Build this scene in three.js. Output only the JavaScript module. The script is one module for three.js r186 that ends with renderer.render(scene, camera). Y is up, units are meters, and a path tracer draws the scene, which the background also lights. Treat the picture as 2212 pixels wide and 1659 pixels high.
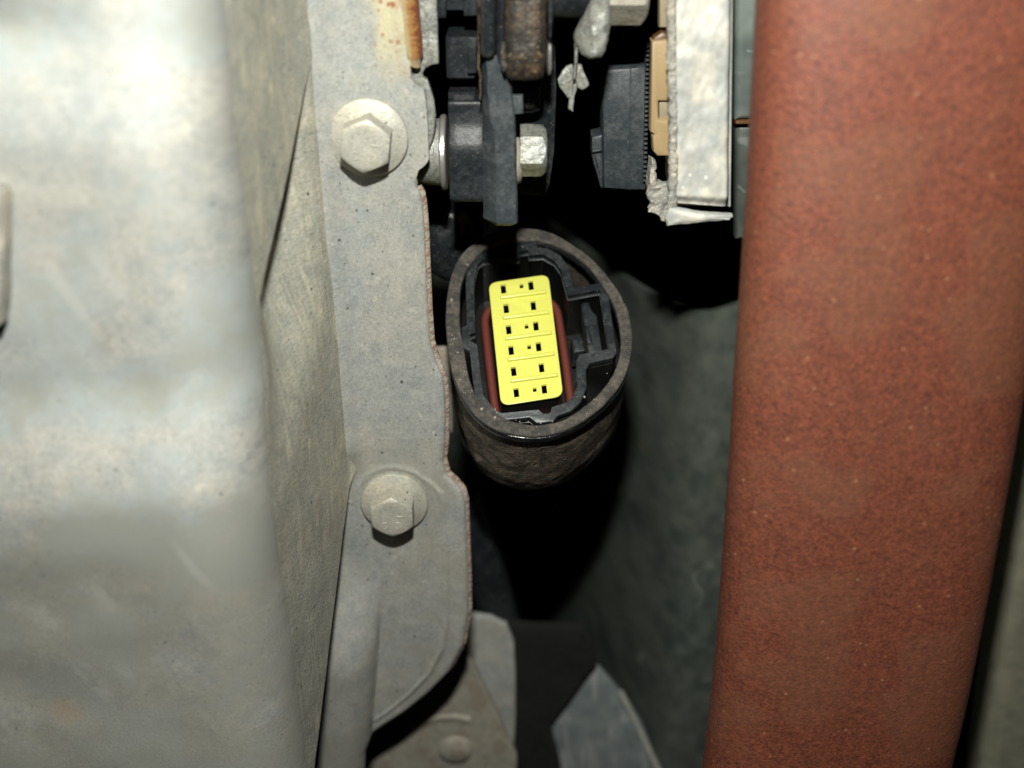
import * as THREE from 'three';
import { RoundedBoxGeometry } from 'three/addons/geometries/RoundedBoxGeometry.js';
import { TextGeometry } from 'three/addons/geometries/TextGeometry.js';
import { FontLoader } from 'three/addons/loaders/FontLoader.js';
import { TessellateModifier } from 'three/addons/modifiers/TessellateModifier.js';
import { mergeGeometries, mergeVertices, toCreasedNormals } from 'three/addons/utils/BufferGeometryUtils.js';

// ------------------------------------------------------------------ camera, flash, exposure
const W = 2212, H = 1659, HALF = 0.3414, FPX = H / 2 / HALF;          // the pixel grid that outlines were measured on
const PITCH = 28 * Math.PI / 180, DIST = 0.22;                        // the camera looks down into the engine bay
const FWD = new THREE.Vector3(0, -Math.sin(PITCH), -Math.cos(PITCH)), UP = new THREE.Vector3(0, Math.cos(PITCH), -Math.sin(PITCH)), RIGHT = new THREE.Vector3(1, 0, 0);
const EYE = FWD.clone().multiplyScalar(-DIST);
const scene = new THREE.Scene();
scene.background = new THREE.Color(0x000000);
const camera = new THREE.PerspectiveCamera(2 * Math.atan(HALF) * 180 / Math.PI, 4 / 3, 0.01, 3);
camera.position.copy(EYE); camera.up.copy(UP); camera.lookAt(0, 0, 0);
camera.focus = 0.214; camera.userData.fStop = 9.5;
const renderer = new THREE.WebGLRenderer({ antialias: true });
renderer.toneMapping = THREE.LinearToneMapping; renderer.toneMappingExposure = 1;
renderer.shadowMap.enabled = true;
// the camera's flash, above the lens
const flash = new THREE.RectAreaLight(new THREE.Color(1.0, 1.0, 0.925), 3700, 0.012, 0.006);
flash.name = 'camera_flash';
flash.position.copy(EYE).addScaledVector(UP, 0.066).addScaledVector(RIGHT, -0.002);
flash.up.copy(UP); flash.lookAt(0.0, 0.0, 0.0);
scene.add(flash);

// ------------------------------------------------------------------ noise
let seed = 7;
const rnd = () => { seed = (seed + 0x6D2B79F5) | 0; let t = Math.imul(seed ^ (seed >>> 15), 1 | seed); t = (t + Math.imul(t ^ (t >>> 7), 61 | t)) ^ t; return ((t ^ (t >>> 14)) >>> 0) / 4294967296; };
const hash = (x, y, z) => { let h = Math.imul(x, 374761393) ^ Math.imul(y, 668265263) ^ Math.imul(z, 2147483647 ^ 0x5bd1e995); h = Math.imul(h ^ (h >>> 13), 1274126177); h ^= h >>> 16; return (h >>> 0) / 4294967296; };
const fade = (t) => t * t * t * (t * (t * 6 - 15) + 10), lerp = (a, b, t) => a + (b - a) * t;
const clamp = (x, a = 0, b = 1) => Math.min(b, Math.max(a, x));
const sm = (a, b, x) => { const t = clamp((x - a) / (b - a)); return t * t * (3 - 2 * t); };
function vn(x, y, z = 0, per = 0) {                                    // value noise 0..1, repeating every per cells in x and y
  const w = per ? (i) => ((i % per) + per) % per : (i) => i;
  const ix = Math.floor(x), iy = Math.floor(y), iz = Math.floor(z), fx = fade(x - ix), fy = fade(y - iy), fz = fade(z - iz);
  const x0 = w(ix), x1 = w(ix + 1), y0 = w(iy), y1 = w(iy + 1);
  const a = lerp(lerp(hash(x0, y0, iz), hash(x1, y0, iz), fx), lerp(hash(x0, y1, iz), hash(x1, y1, iz), fx), fy);
  if (fz === 0) return a;
  return lerp(a, lerp(lerp(hash(x0, y0, iz + 1), hash(x1, y0, iz + 1), fx), lerp(hash(x0, y1, iz + 1), hash(x1, y1, iz + 1), fx), fy), fz);
}
function fbm(x, y, oct, z = 0, per = 0) { let s = 0, a = 0.5, n = 0; for (let o = 0; o < oct; o++) { s += a * vn(x, y, z + o * 17, per); n += a; a *= 0.5; x *= 2; y *= 2; per *= 2; } return s / n; }

// ------------------------------------------------------------------ textures
const toS = (c) => 255 * (c <= 0.0031308 ? 12.92 * c : 1.055 * Math.pow(c, 1 / 2.4) - 0.055);
function tex(w, h, fn, color = true, repeat = null) {                  // fn(u, v) returns linear rgb (or one number for a height or roughness map)
  const d = new Uint8Array(w * h * 4);
  for (let j = 0; j < h; j++) for (let i = 0; i < w; i++) {
    const c = fn((i + 0.5) / w, (j + 0.5) / h), k = 4 * (j * w + i);
    if (color) { d[k] = clamp(toS(Math.max(0, c[0])), 0, 255); d[k + 1] = clamp(toS(Math.max(0, c[1])), 0, 255); d[k + 2] = clamp(toS(Math.max(0, c[2])), 0, 255); } else d[k] = d[k + 1] = d[k + 2] = clamp(c) * 255;
    d[k + 3] = 255;
  }
  const t = new THREE.DataTexture(d, w, h);
  t.magFilter = THREE.LinearFilter; t.minFilter = THREE.LinearFilter; t.wrapS = t.wrapT = THREE.RepeatWrapping;
  if (color) t.colorSpace = THREE.SRGBColorSpace;
  if (repeat) t.repeat.set(1 / repeat, 1 / repeat);
  t.needsUpdate = true;
  return t;
}
const mix3 = (a, b, t) => [lerp(a[0], b[0], t), lerp(a[1], b[1], t), lerp(a[2], b[2], t)];
// sparse round marks: how far inside the nearest one (0..1); cells per tile n, share of cells that hold one p
function dots(u, v, n, p, r, salt) {
  let best = 0;
  const cx = Math.floor(u * n), cy = Math.floor(v * n);
  for (let j = -1; j <= 1; j++) for (let i = -1; i <= 1; i++) {
    const wx = (((cx + i) % n) + n) % n, wy = (((cy + j) % n) + n) % n;
    if (hash(wx, wy, salt) > p) continue;
    const dx = cx + i + 0.2 + 0.6 * hash(wx, wy, salt + 1) - u * n, dy = cy + j + 0.2 + 0.6 * hash(wx, wy, salt + 2) - v * n, rr = r * (0.35 + 0.9 * hash(wx, wy, salt + 3) ** 2);
    best = Math.max(best, 1 - Math.hypot(dx, dy * (0.75 + 0.5 * hash(wx, wy, salt + 4))) / rr);
  }
  return clamp(best * 2.5);
}
function galv(u, v, k = 1) {                                           // dusty galvanised steel, one 64 mm tile
  const a = fbm(u * 6, v * 6, 3, 3, 6), b = fbm(u * 24, v * 24, 4, 50, 24), c = vn(u * 260, v * 260, 9, 260), e = vn(u * 130, v * 130, 31, 130);
  let t = mix3([0.435, 0.452, 0.437], [0.485, 0.475, 0.425], sm(0.25, 0.75, 0.5 * a + 0.5 * b));
  const g = 0.92 + 0.20 * (b - 0.5) + 0.24 * (c - 0.5) + 0.16 * (e - 0.5);
  t = t.map((x) => x * g * k);
  t = mix3(t, [0.60, 0.58, 0.50], 0.7 * dots(u, v, 22, 0.18, 0.28, 71) * sm(0.4, 0.7, e));
  t = mix3(t, [0.03, 0.03, 0.03], 0.85 * dots(u, v, 26, 0.12, 0.13, 11));
  return mix3(t, [0.13, 0.12, 0.11], 0.7 * dots(u, v, 90, 0.10, 0.22, 23));
}
const T = {};
T.galv = tex(512, 512, (u, v) => galv(u, v), true, 0.064);
T.galvBump = tex(512, 512, (u, v) => 0.5 * fbm(u * 30, v * 30, 4, 5, 30) + 0.5 * vn(u * 200, v * 200, 2, 200), false, 0.064);
T.galvRough = tex(512, 512, (u, v) => 0.42 + 0.34 * fbm(u * 14, v * 14, 4, 15, 14), false, 0.064);
T.zinc = tex(512, 512, (u, v) => {                                     // speckled bright zinc of nuts and the backing sheet
  const b = fbm(u * 16, v * 16, 4, 150, 16), e = vn(u * 110, v * 110, 131, 110), c = vn(u * 256, v * 256, 31, 256);
  const t = mix3([0.42, 0.43, 0.42], [0.58, 0.56, 0.48], b).map((x) => x * (0.8 + 0.35 * (e - 0.5) + 0.3 * (c - 0.5)));
  return mix3(t, [0.14, 0.12, 0.10], 0.75 * sm(0.5, 0.62, fbm(u * 44, v * 44, 3, 77, 44)) * sm(0.45, 0.65, c));
}, true, 0.03);
function grime(base, dust, amount, speck, salt) {                      // dark plastic or rubber under dust and grit
  return (u, v) => {
    const a = fbm(u * 8, v * 8, 4, salt, 8), b = vn(u * 180, v * 180, salt + 5, 180), c = fbm(u * 40, v * 40, 3, salt + 9, 40);
    let t = mix3(base, dust, amount * sm(0.35, 0.75, 0.6 * a + 0.4 * c) * (0.45 + 0.9 * b));
    t = t.map((x) => x * (0.8 + 0.4 * c));
    return mix3(t, [0.42, 0.36, 0.26], speck * dots(u, v, 60, 0.16, 0.22, 200 + salt));
  };
}
T.black = tex(512, 512, grime([0.013, 0.015, 0.017], [0.09, 0.095, 0.095], 0.26, 0.3, 300), true, 0.03);
T.grey = tex(512, 512, grime([0.026, 0.033, 0.038], [0.085, 0.093, 0.095], 0.50, 0.2, 320), true, 0.03);
T.rubber = tex(512, 512, grime([0.040, 0.037, 0.033], [0.14, 0.118, 0.092], 0.62, 0.5, 340), true, 0.03);
T.brown = tex(512, 512, grime([0.018, 0.016, 0.013], [0.135, 0.085, 0.045], 0.75, 0.9, 360), true, 0.03);
T.fineBump = tex(512, 512, (u, v) => 0.6 * fbm(u * 60, v * 60, 3, 5, 60) + 0.4 * vn(u * 220, v * 220, 2, 220), false, 0.03);
T.red = tex(768, 768, (u, v) => {
  const a = fbm(u * 7, v * 7, 3, 400, 7), b = fbm(u * 96, v * 96, 2, 410, 96), c = vn(u * 240, v * 240, 420, 240);
  let t = mix3([0.090, 0.025, 0.017], [0.215, 0.063, 0.037], clamp(0.5 + 0.55 * (b - 0.5) + 0.9 * (c - 0.5)));
  t = mix3(t, [0.17, 0.075, 0.048], 0.35 * sm(0.42, 0.7, a));
  t = mix3(t, [0.05, 0.022, 0.022], 0.2 * sm(0.58, 0.75, fbm(u * 110, v * 110, 2, 430, 110)));
  return mix3(t, [0.40, 0.22, 0.12], 0.5 * dots(u, v, 46, 0.07, 0.2, 440));
}, true, 0.075);
T.redBump = tex(512, 512, (u, v) => 0.5 * fbm(u * 90, v * 90, 2, 5, 90) + 0.5 * vn(u * 200, v * 200, 2, 200), false, 0.05);
T.foil = tex(512, 512, (u, v) => {
  const a = fbm(u * 9, v * 9, 4, 500, 9), b = fbm(u * 40, v * 40, 3, 510, 40);
  let t = mix3([0.46, 0.47, 0.46], [0.66, 0.63, 0.56], sm(0.3, 0.7, a)).map((x) => x * (0.9 + 0.3 * (b - 0.5)));
  t = mix3(t, [0.30, 0.33, 0.34], 0.28 * sm(0.45, 0.75, fbm(u * 7, v * 5, 3, 520, 0)));
  return mix3(t, [0.72, 0.68, 0.60], dots(u, v, 14, 0.2, 0.16, 530));
}, true, 0.04);
T.foilBump = tex(512, 512, (u, v) => fbm(u * 10, v * 10, 4, 540, 10), false, 0.04);
T.panel = tex(512, 512, (u, v) => {
  const a = fbm(u * 6, v * 6, 4, 600, 6), b = fbm(u * 30, v * 30, 3, 610, 30);
  let t = mix3([0.070, 0.079, 0.077], [0.118, 0.124, 0.113], sm(0.25, 0.75, 0.6 * a + 0.4 * b)).map((x) => x * (0.78 + 0.44 * b));
  t = mix3(t, [0.24, 0.25, 0.24], 0.6 * sm(0.80, 0.9, 1 - Math.abs(fbm(u * 5 + 2 * v, v * 9, 2, 620) - 0.5) * 9) * sm(0.5, 0.7, fbm(u * 9, v * 9, 2, 630)));
  return mix3(t, [0.14, 0.115, 0.08], 0.35 * dots(u, v, 9, 0.2, 0.3, 640));
}, true, 0.12);
T.streaked = tex(256, 256, (u, v) => {                                 // scraped pale steel, scrape marks running lengthwise
  const a = fbm(u * 26 + 1.5 * v, v * 3, 3, 650, 0), b = fbm(u * 12, v * 12, 3, 655, 12);
  return mix3(mix3([0.36, 0.42, 0.43], [0.50, 0.54, 0.53], b), [0.72, 0.74, 0.72], 0.8 * sm(0.56, 0.72, a)).map((c) => c * (0.8 + 0.4 * b));
}, true, 0.05);
T.cloth = tex(512, 512, (u, v) => {
  const s = 0.5 + 0.25 * Math.sin(u * 2 * Math.PI * 64) + 0.25 * Math.sin(v * 2 * Math.PI * 64), b = fbm(u * 12, v * 12, 3, 700, 12);
  return mix3([0.10, 0.10, 0.075], [0.20, 0.195, 0.15], 0.6 * s + 0.6 * (b - 0.3));
}, true, 0.03);
T.plate = tex(512, 512, (u, v) => {                                    // dusty beige bracket steel
  const a = fbm(u * 6, v * 6, 4, 800, 6), b = fbm(u * 36, v * 36, 3, 810, 36), c = vn(u * 256, v * 256, 820, 256);
  let t = mix3([0.30, 0.285, 0.24], [0.42, 0.385, 0.31], a).map((x) => x * (0.82 + 0.3 * (b - 0.5) + 0.2 * (c - 0.5)));
  t = mix3(t, [0.22, 0.17, 0.12], 0.5 * sm(0.55, 0.75, fbm(u * 10, v * 10, 3, 830, 10)));
  return mix3(t, [0.03, 0.03, 0.03], 0.8 * dots(u, v, 14, 0.14, 0.12, 840));
}, true, 0.05);
T.hem = tex(128, 1024, (u, v) => {                                      // rust on the folded hem: pale on the face, rusted through along the turned side
  const a = fbm(u * 4, v * 40, 4, 900, 0), c = vn(u * 30, v * 260, 903);
  let t = mix3([0.62, 0.50, 0.27], [0.55, 0.27, 0.08], sm(0.06, 0.20, u + 0.2 * (a - 0.5)));
  t = mix3(t, [0.25, 0.070, 0.022], sm(0.24, 0.42, u + 0.5 * (a - 0.5) + 0.15 * (c - 0.5)));
  return mix3(t, [0.60, 0.50, 0.30], 0.8 * sm(0.9, 0.97, v + 0.1 * (a - 0.5)));
}, true);
T.rawEdge = tex(256, 512, (u, v) => {
  const a = fbm(u * 14, v * 40, 4, 950, 0), c = vn(u * 60, v * 200, 953);
  return mix3([0.40, 0.345, 0.29], [0.25, 0.15, 0.115], sm(0.38, 0.72, 0.6 * a + 0.4 * c));
}, true, 0.03);

// ------------------------------------------------------------------ materials
const M = {};
const std = (o) => new THREE.MeshStandardMaterial({ side: THREE.DoubleSide, ...o });
M.galv = std({ map: T.galv, roughnessMap: T.galvRough, roughness: 1, metalness: 0.3, bumpMap: T.galvBump, bumpScale: 0.00012 });
M.zinc = std({ map: T.zinc, color: new THREE.Color(0.64, 0.66, 0.65), roughness: 0.48, metalness: 0.35, bumpMap: T.fineBump, bumpScale: 0.0001 });
M.boltZinc = std({ map: T.galv, color: new THREE.Color(0.98, 0.93, 0.84), roughness: 0.56, metalness: 0.3, bumpMap: T.fineBump, bumpScale: 0.00006 });
M.bright = std({ color: new THREE.Color(0.72, 0.70, 0.66), roughness: 0.3, metalness: 0.8, bumpMap: T.fineBump, bumpScale: 0.00004 });
M.black = new THREE.MeshPhysicalMaterial({ side: THREE.DoubleSide, specularIntensity: 0.5, map: T.black, color: new THREE.Color(0.8, 0.83, 0.85), roughness: 0.4, bumpMap: T.fineBump, bumpScale: 0.00004 });
M.gloss = std({ map: T.black, roughness: 0.22, bumpMap: T.fineBump, bumpScale: 0.00003 });
M.grey = std({ map: T.grey, roughness: 0.52, bumpMap: T.fineBump, bumpScale: 0.00004 });
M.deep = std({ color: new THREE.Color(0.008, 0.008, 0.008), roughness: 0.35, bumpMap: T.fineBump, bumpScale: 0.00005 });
M.rubber = std({ map: T.rubber, color: new THREE.Color(0.86, 0.87, 0.88), roughness: 0.85, bumpMap: T.fineBump, bumpScale: 0.00016 });
M.brown = std({ map: T.brown, roughness: 0.5, bumpMap: T.fineBump, bumpScale: 0.0002 });
M.red = std({ map: T.red, color: new THREE.Color(1.02, 1.0, 0.85), roughness: 0.62, bumpMap: T.redBump, bumpScale: 0.0001 });
M.foil = std({ map: T.foil, color: new THREE.Color(0.95, 0.95, 0.92), roughness: 0.6, metalness: 0.1, bumpMap: T.foilBump, bumpScale: 0.00012 });
M.foilEdge = std({ map: T.foil, color: new THREE.Color(0.72, 0.69, 0.64), roughness: 0.6, metalness: 0.2, bumpMap: T.fineBump, bumpScale: 0.0003 });
M.panel = std({ map: T.panel, color: new THREE.Color(0.80, 0.86, 0.80), roughness: 0.5, metalness: 0.1 });
M.paleSteel = std({ map: T.streaked, color: new THREE.Color(0.52, 0.52, 0.53), roughness: 0.5, metalness: 0.2 });
M.cloth = std({ map: T.cloth, color: new THREE.Color(1.25, 1.25, 1.2), roughness: 0.95 });
M.plate = std({ map: T.plate, roughness: 0.7, metalness: 0.1, bumpMap: T.fineBump, bumpScale: 0.00015 });
M.hem = std({ map: T.hem, roughness: 0.8, bumpMap: T.fineBump, bumpScale: 0.0002 });
M.rawEdge = std({ map: T.rawEdge, roughness: 0.8, metalness: 0.1, bumpMap: T.fineBump, bumpScale: 0.00025 });
M.yellow = new THREE.MeshPhysicalMaterial({ side: THREE.DoubleSide, color: new THREE.Color(0.64, 0.635, 0.125), roughness: 0.28, bumpMap: T.fineBump, bumpScale: 0.00001 });
M.seal = std({ color: new THREE.Color(0.115, 0.026, 0.018), roughness: 0.45, bumpMap: T.fineBump, bumpScale: 0.00006 });
M.cream = std({ color: new THREE.Color(0.33, 0.235, 0.12), roughness: 0.5, bumpMap: T.fineBump, bumpScale: 0.00003 });
M.creamDull = std({ color: new THREE.Color(0.27, 0.22, 0.15), roughness: 0.55 });
M.amber = std({ color: new THREE.Color(0.11, 0.05, 0.018), roughness: 0.4 });
M.copper = std({ color: new THREE.Color(0.40, 0.2, 0.1), roughness: 0.3, metalness: 0.9 });
M.tin = std({ color: new THREE.Color(0.35, 0.33, 0.3), roughness: 0.3, metalness: 0.9 });
M.greyPaint = std({ map: T.panel, color: new THREE.Color(1.1, 1.22, 1.18), roughness: 0.55 });

// ------------------------------------------------------------------ placing
const V = (x, y, z) => new THREE.Vector3(x, y, z);
const ray = (px, py) => FWD.clone().addScaledVector(RIGHT, (px - W / 2) / FPX).addScaledVector(UP, (H / 2 - py) / FPX);
const atDepth = (px, py, d) => EYE.clone().addScaledVector(ray(px, py), d);
class Frame {                                                          // a plane to build on: origin, two axes in it and its normal
  constructor(o, X, Y, N) { this.o = o; this.X = X; this.Y = Y; this.N = N; this.m = new THREE.Matrix4().makeBasis(X, Y, N).setPosition(o); }
  uv(px, py, h = 0) {
    const d = ray(px, py), p0 = this.o.clone().addScaledVector(this.N, h), t = p0.sub(EYE).dot(this.N) / d.dot(this.N);
    const q = EYE.clone().addScaledVector(d, t).sub(this.o);
    return new THREE.Vector2(q.dot(this.X), q.dot(this.Y));
  }
}
const upright = (px, py, z) => { const d = ray(px, py), p = EYE.clone().addScaledVector(d, (z - EYE.z) / d.z); return new Frame(p, V(1, 0, 0), V(0, 1, 0), V(0, 0, 1)); };
const names = {};
const numbered = (n) => { const k = names[n] = (names[n] ?? -1) + 1; return k ? `${n}_${String(k).padStart(3, '0')}` : n; };
function thing(name, label, category, frame, group) {
  const g = new THREE.Group(); g.name = numbered(name); g.userData = { label, category }; if (group) g.userData.group = group;
  if (frame) { frame.m.decompose(g.position, g.quaternion, g.scale); }
  scene.add(g); return g;
}
function part(parent, name, geo, mat, label) {
  const m = new THREE.Mesh(geo, mat); m.name = name; m.castShadow = m.receiveShadow = true; if (label) m.userData.label = label;
  parent.add(m); return m;
}
function boxUV(geo) {                                                  // uv in metres, on the plane each face lies nearest to
  let g = geo.index ? geo.toNonIndexed() : geo;
  const p = g.attributes.position, uv = new Float32Array(p.count * 2), a = V(0, 0, 0), b = V(0, 0, 0), c = V(0, 0, 0);
  for (let i = 0; i < p.count; i += 3) {
    a.fromBufferAttribute(p, i); b.fromBufferAttribute(p, i + 1); c.fromBufferAttribute(p, i + 2);
    const n = b.clone().sub(a).cross(c.clone().sub(a)), x = Math.abs(n.x), y = Math.abs(n.y), z = Math.abs(n.z);
    [a, b, c].forEach((q, k) => { const s = z >= x && z >= y ? [q.x, q.y] : x >= y ? [q.z, q.y] : [q.x, q.z]; uv[2 * (i + k)] = s[0]; uv[2 * (i + k) + 1] = s[1]; });
  }
  g.setAttribute('uv', new THREE.BufferAttribute(uv, 2));
  return g;
}
function warp(geo, amp, size, salt = 0) {                              // small dents and unevenness in the shape itself
  const p = geo.attributes.position;
  for (let i = 0; i < p.count; i++) {
    const x = p.getX(i) / size, y = p.getY(i) / size, z = p.getZ(i) / size + salt;
    p.setXYZ(i, p.getX(i) + amp * (vn(x, y, z) + 0.5 * vn(2 * x, 2 * y, 2 * z + 9) - 0.75), p.getY(i) + amp * (vn(x + 31, y, z) + 0.5 * vn(2 * x + 7, 2 * y, 2 * z) - 0.75), p.getZ(i) + amp * (vn(x, y + 57, z) + 0.5 * vn(2 * x, 2 * y + 3, 2 * z) - 0.75));
  }
  return geo;
}
const tess = (geo, edge) => new TessellateModifier(edge, 7).modify(geo.index ? geo.toNonIndexed() : geo);
const finish = (geo, crease = 0.6) => { const g = boxUV(geo); g.deleteAttribute('normal'); g.scale(1e4, 1e4, 1e4); const n = toCreasedNormals(g, crease); n.scale(1e-4, 1e-4, 1e-4); return n; };   // it welds on a grid of 1 cm, so millimetres are blown up for it
const loop = (pts, n) => new THREE.CatmullRomCurve3(pts.map((p) => V(p.x, p.y, 0)), true, 'centripetal').getPoints(n).slice(0, n).map((p) => new THREE.Vector2(p.x, p.y));
function outline(F, pix, h = 0, smooth = 0) { const q = pix.map(([x, y]) => F.uv(x, y, h)); return smooth ? loop(q, smooth) : q; }
function slabOf(pts, h, t, bevel = 0.0004, holes = [], o = {}) {       // a plate of thickness t whose front lies at height h
  const s = new THREE.Shape(pts); for (const k of holes) s.holes.push(new THREE.Path(k));
  let g = new THREE.ExtrudeGeometry(s, { depth: Math.max(1e-5, t - 2 * bevel), bevelEnabled: bevel > 0, bevelThickness: bevel, bevelSize: bevel, bevelOffset: -bevel, bevelSegments: o.segments ?? 2, steps: 1 });
  g.translate(0, 0, h - t + bevel);
  if (o.edge) g = tess(g, o.edge);
  if (o.warp) warp(g, o.warp, o.size ?? 0.004, o.salt ?? 0);
  return finish(g, o.crease ?? 0.6);
}
const slab = (F, pix, h, t, bevel, o = {}) => slabOf(outline(F, pix, h, o.smooth), h, t, bevel, o.holes, o);
function grid(nu, nv, fn, uvfn) {                                      // a surface through fn(i / nu, j / nv)
  const pos = [], uv = [], idx = [];
  for (let j = 0; j <= nv; j++) for (let i = 0; i <= nu; i++) { const p = fn(i / nu, j / nv); pos.push(p[0], p[1], p[2]); const q = uvfn ? uvfn(i / nu, j / nv, p) : [p[0], p[1]]; uv.push(q[0], q[1]); }
  for (let j = 0; j < nv; j++) for (let i = 0; i < nu; i++) { const a = j * (nu + 1) + i, b = a + 1, c = a + nu + 1, d = c + 1; idx.push(a, b, d, a, d, c); }
  const g = new THREE.BufferGeometry();
  g.setAttribute('position', new THREE.Float32BufferAttribute(pos, 3)); g.setAttribute('uv', new THREE.Float32BufferAttribute(uv, 2)); g.setIndex(idx); g.computeVertexNormals();
  return g;
}
function solid(g, nu, nv, t) {                                         // gives a grid the thickness t, on the side away from its normals
  const p = g.attributes.position, n = g.attributes.normal, u = g.attributes.uv, N = p.count, pos = [...p.array], uv = [...u.array], idx = [...g.index.array];
  for (let i = 0; i < N; i++) { pos.push(p.getX(i) - n.getX(i) * t, p.getY(i) - n.getY(i) * t, p.getZ(i) - n.getZ(i) * t); uv.push(u.getX(i), u.getY(i)); }
  for (let k = 0; k < g.index.count; k += 3) idx.push(N + idx[k], N + idx[k + 2], N + idx[k + 1]);
  const rim = []; for (let i = 0; i < nu; i++) rim.push(i); for (let j = 0; j < nv; j++) rim.push(j * (nu + 1) + nu); for (let i = nu; i > 0; i--) rim.push(nv * (nu + 1) + i); for (let j = nv; j > 0; j--) rim.push(j * (nu + 1));
  const base = pos.length / 3; rim.forEach((v) => { for (const s of [v, N + v]) { pos.push(pos[3 * s], pos[3 * s + 1], pos[3 * s + 2]); uv.push(uv[2 * s], uv[2 * s + 1]); } });
  rim.forEach((_, k) => { const a = base + 2 * k, b = base + 2 * ((k + 1) % rim.length); idx.push(a, a + 1, b + 1, a, b + 1, b); });
  const r = new THREE.BufferGeometry(); r.setAttribute('position', new THREE.Float32BufferAttribute(pos, 3)); r.setAttribute('uv', new THREE.Float32BufferAttribute(uv, 2)); r.setIndex(idx); r.computeVertexNormals();
  return r;
}
function turnedX(F, h, prof, py, seg = 48) {                           // a turned piece whose axis runs along x: prof = [pixel x, radius]; axis at height h behind F's plane
  const pts = prof.map(([px, r]) => new THREE.Vector2(Math.max(r, 1e-5), F.uv(px, py, h).x));
  const g = new THREE.LatheGeometry(pts, seg); g.rotateZ(-Math.PI / 2); g.translate(0, F.uv(prof[0][0], py, h).y, h);
  return finish(g, 0.5);
}
function hexSolid(R, Hh, ch, turn = 0, rows = 4) {                     // a hexagon head along +z with a turned chamfer on top
  const n = 72, ap = R * Math.cos(Math.PI / 6), rows_ = [[0, 9], ...Array.from({ length: rows + 1 }, (_, i) => [Hh - ch + ch * i / rows, R * 1.005 - (R - ap * 0.93) * (i / rows) ** 1.4])];
  const pos = [], idx = [];
  for (const [h, lim] of rows_) for (let i = 0; i < n; i++) { const f = i / n * 2 * Math.PI, k = ((f % (Math.PI / 3)) + Math.PI / 3) % (Math.PI / 3), r = Math.min(lim, ap / Math.cos(k - Math.PI / 6)); pos.push(r * Math.cos(f + turn), r * Math.sin(f + turn), h); }
  for (let j = 0; j + 1 < rows_.length; j++) for (let i = 0; i < n; i++) { const a = j * n + i, b = j * n + (i + 1) % n; idx.push(a, b, b + n, a, b + n, a + n); }
  const top = pos.length / 3; pos.push(0, 0, Hh + 0.00002); const bot = top + 1; pos.push(0, 0, 0);
  for (let i = 0; i < n; i++) { idx.push((rows_.length - 1) * n + i, (rows_.length - 1) * n + (i + 1) % n, top); idx.push((i + 1) % n, i, bot); }
  const g = new THREE.BufferGeometry(); g.setAttribute('position', new THREE.Float32BufferAttribute(pos, 3)); g.setIndex(idx);
  return g;
}
const tubeOf = (pts, r, closed = false, seg = 80, rad = 12) => finish(new THREE.TubeGeometry(new THREE.CatmullRomCurve3(pts, closed, 'centripetal'), seg, r, rad, closed), 1.2);
const join = (gs) => mergeGeometries(gs.map((g) => { const k = g.index ? g.toNonIndexed() : g; for (const a of Object.keys(k.attributes)) if (!['position', 'normal', 'uv'].includes(a)) k.deleteAttribute(a); return k; }));

// ------------------------------------------------------------------ the galvanised housing
const F0 = new Frame(V(0, 0, 0), V(1, 0, 0), V(0, 1, 0), V(0, 0, 1));
const mmP = (px, py, h = 0) => { const q = F0.uv(px, py, h); return [q.x * 1000, q.y * 1000]; };
const edgePix = [[872, -60], [876, 0], [886, 138], [887, 169], [899, 186], [916, 194], [920, 221], [924, 270], [926, 346], [917, 358], [904, 368], [898, 387], [901, 409], [908, 420], [913, 450], [917, 500], [921, 590], [925, 680], [930, 745], [942, 785], [957, 820], [962, 860], [962, 960], [957, 1000], [965, 1030], [981, 1045], [998, 1065], [1005, 1090], [1007, 1150], [1011, 1250], [1012, 1330], [1000, 1400], [971, 1455], [927, 1500], [877, 1540], [797, 1592], [792, 1604], [790, 1659], [786, 1760]];
const edgeMm = edgePix.map(([x, y]) => mmP(x, y)).sort((a, b) => b[1] - a[1]);
function xEdge(y) {
  for (let i = 0; i + 1 < edgeMm.length; i++) { const [x0, y0] = edgeMm[i], [x1, y1] = edgeMm[i + 1]; if (y <= y0 && y >= y1) return lerp(x0, x1, (y0 - y) / Math.max(1e-6, y0 - y1)); }
  return y > edgeMm[0][1] ? edgeMm[0][0] : edgeMm[edgeMm.length - 1][0];
}
const ribR = (y) => { const a = mmP(822, 1326), b = mmP(795, 1659); return lerp(a[0], b[0], (a[1] - y) / (a[1] - b[1])); };
const BOLTS = [[796, 297], [852, 1085]].map(([x, y]) => F0.uv(x, y, 0.0006));
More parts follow.
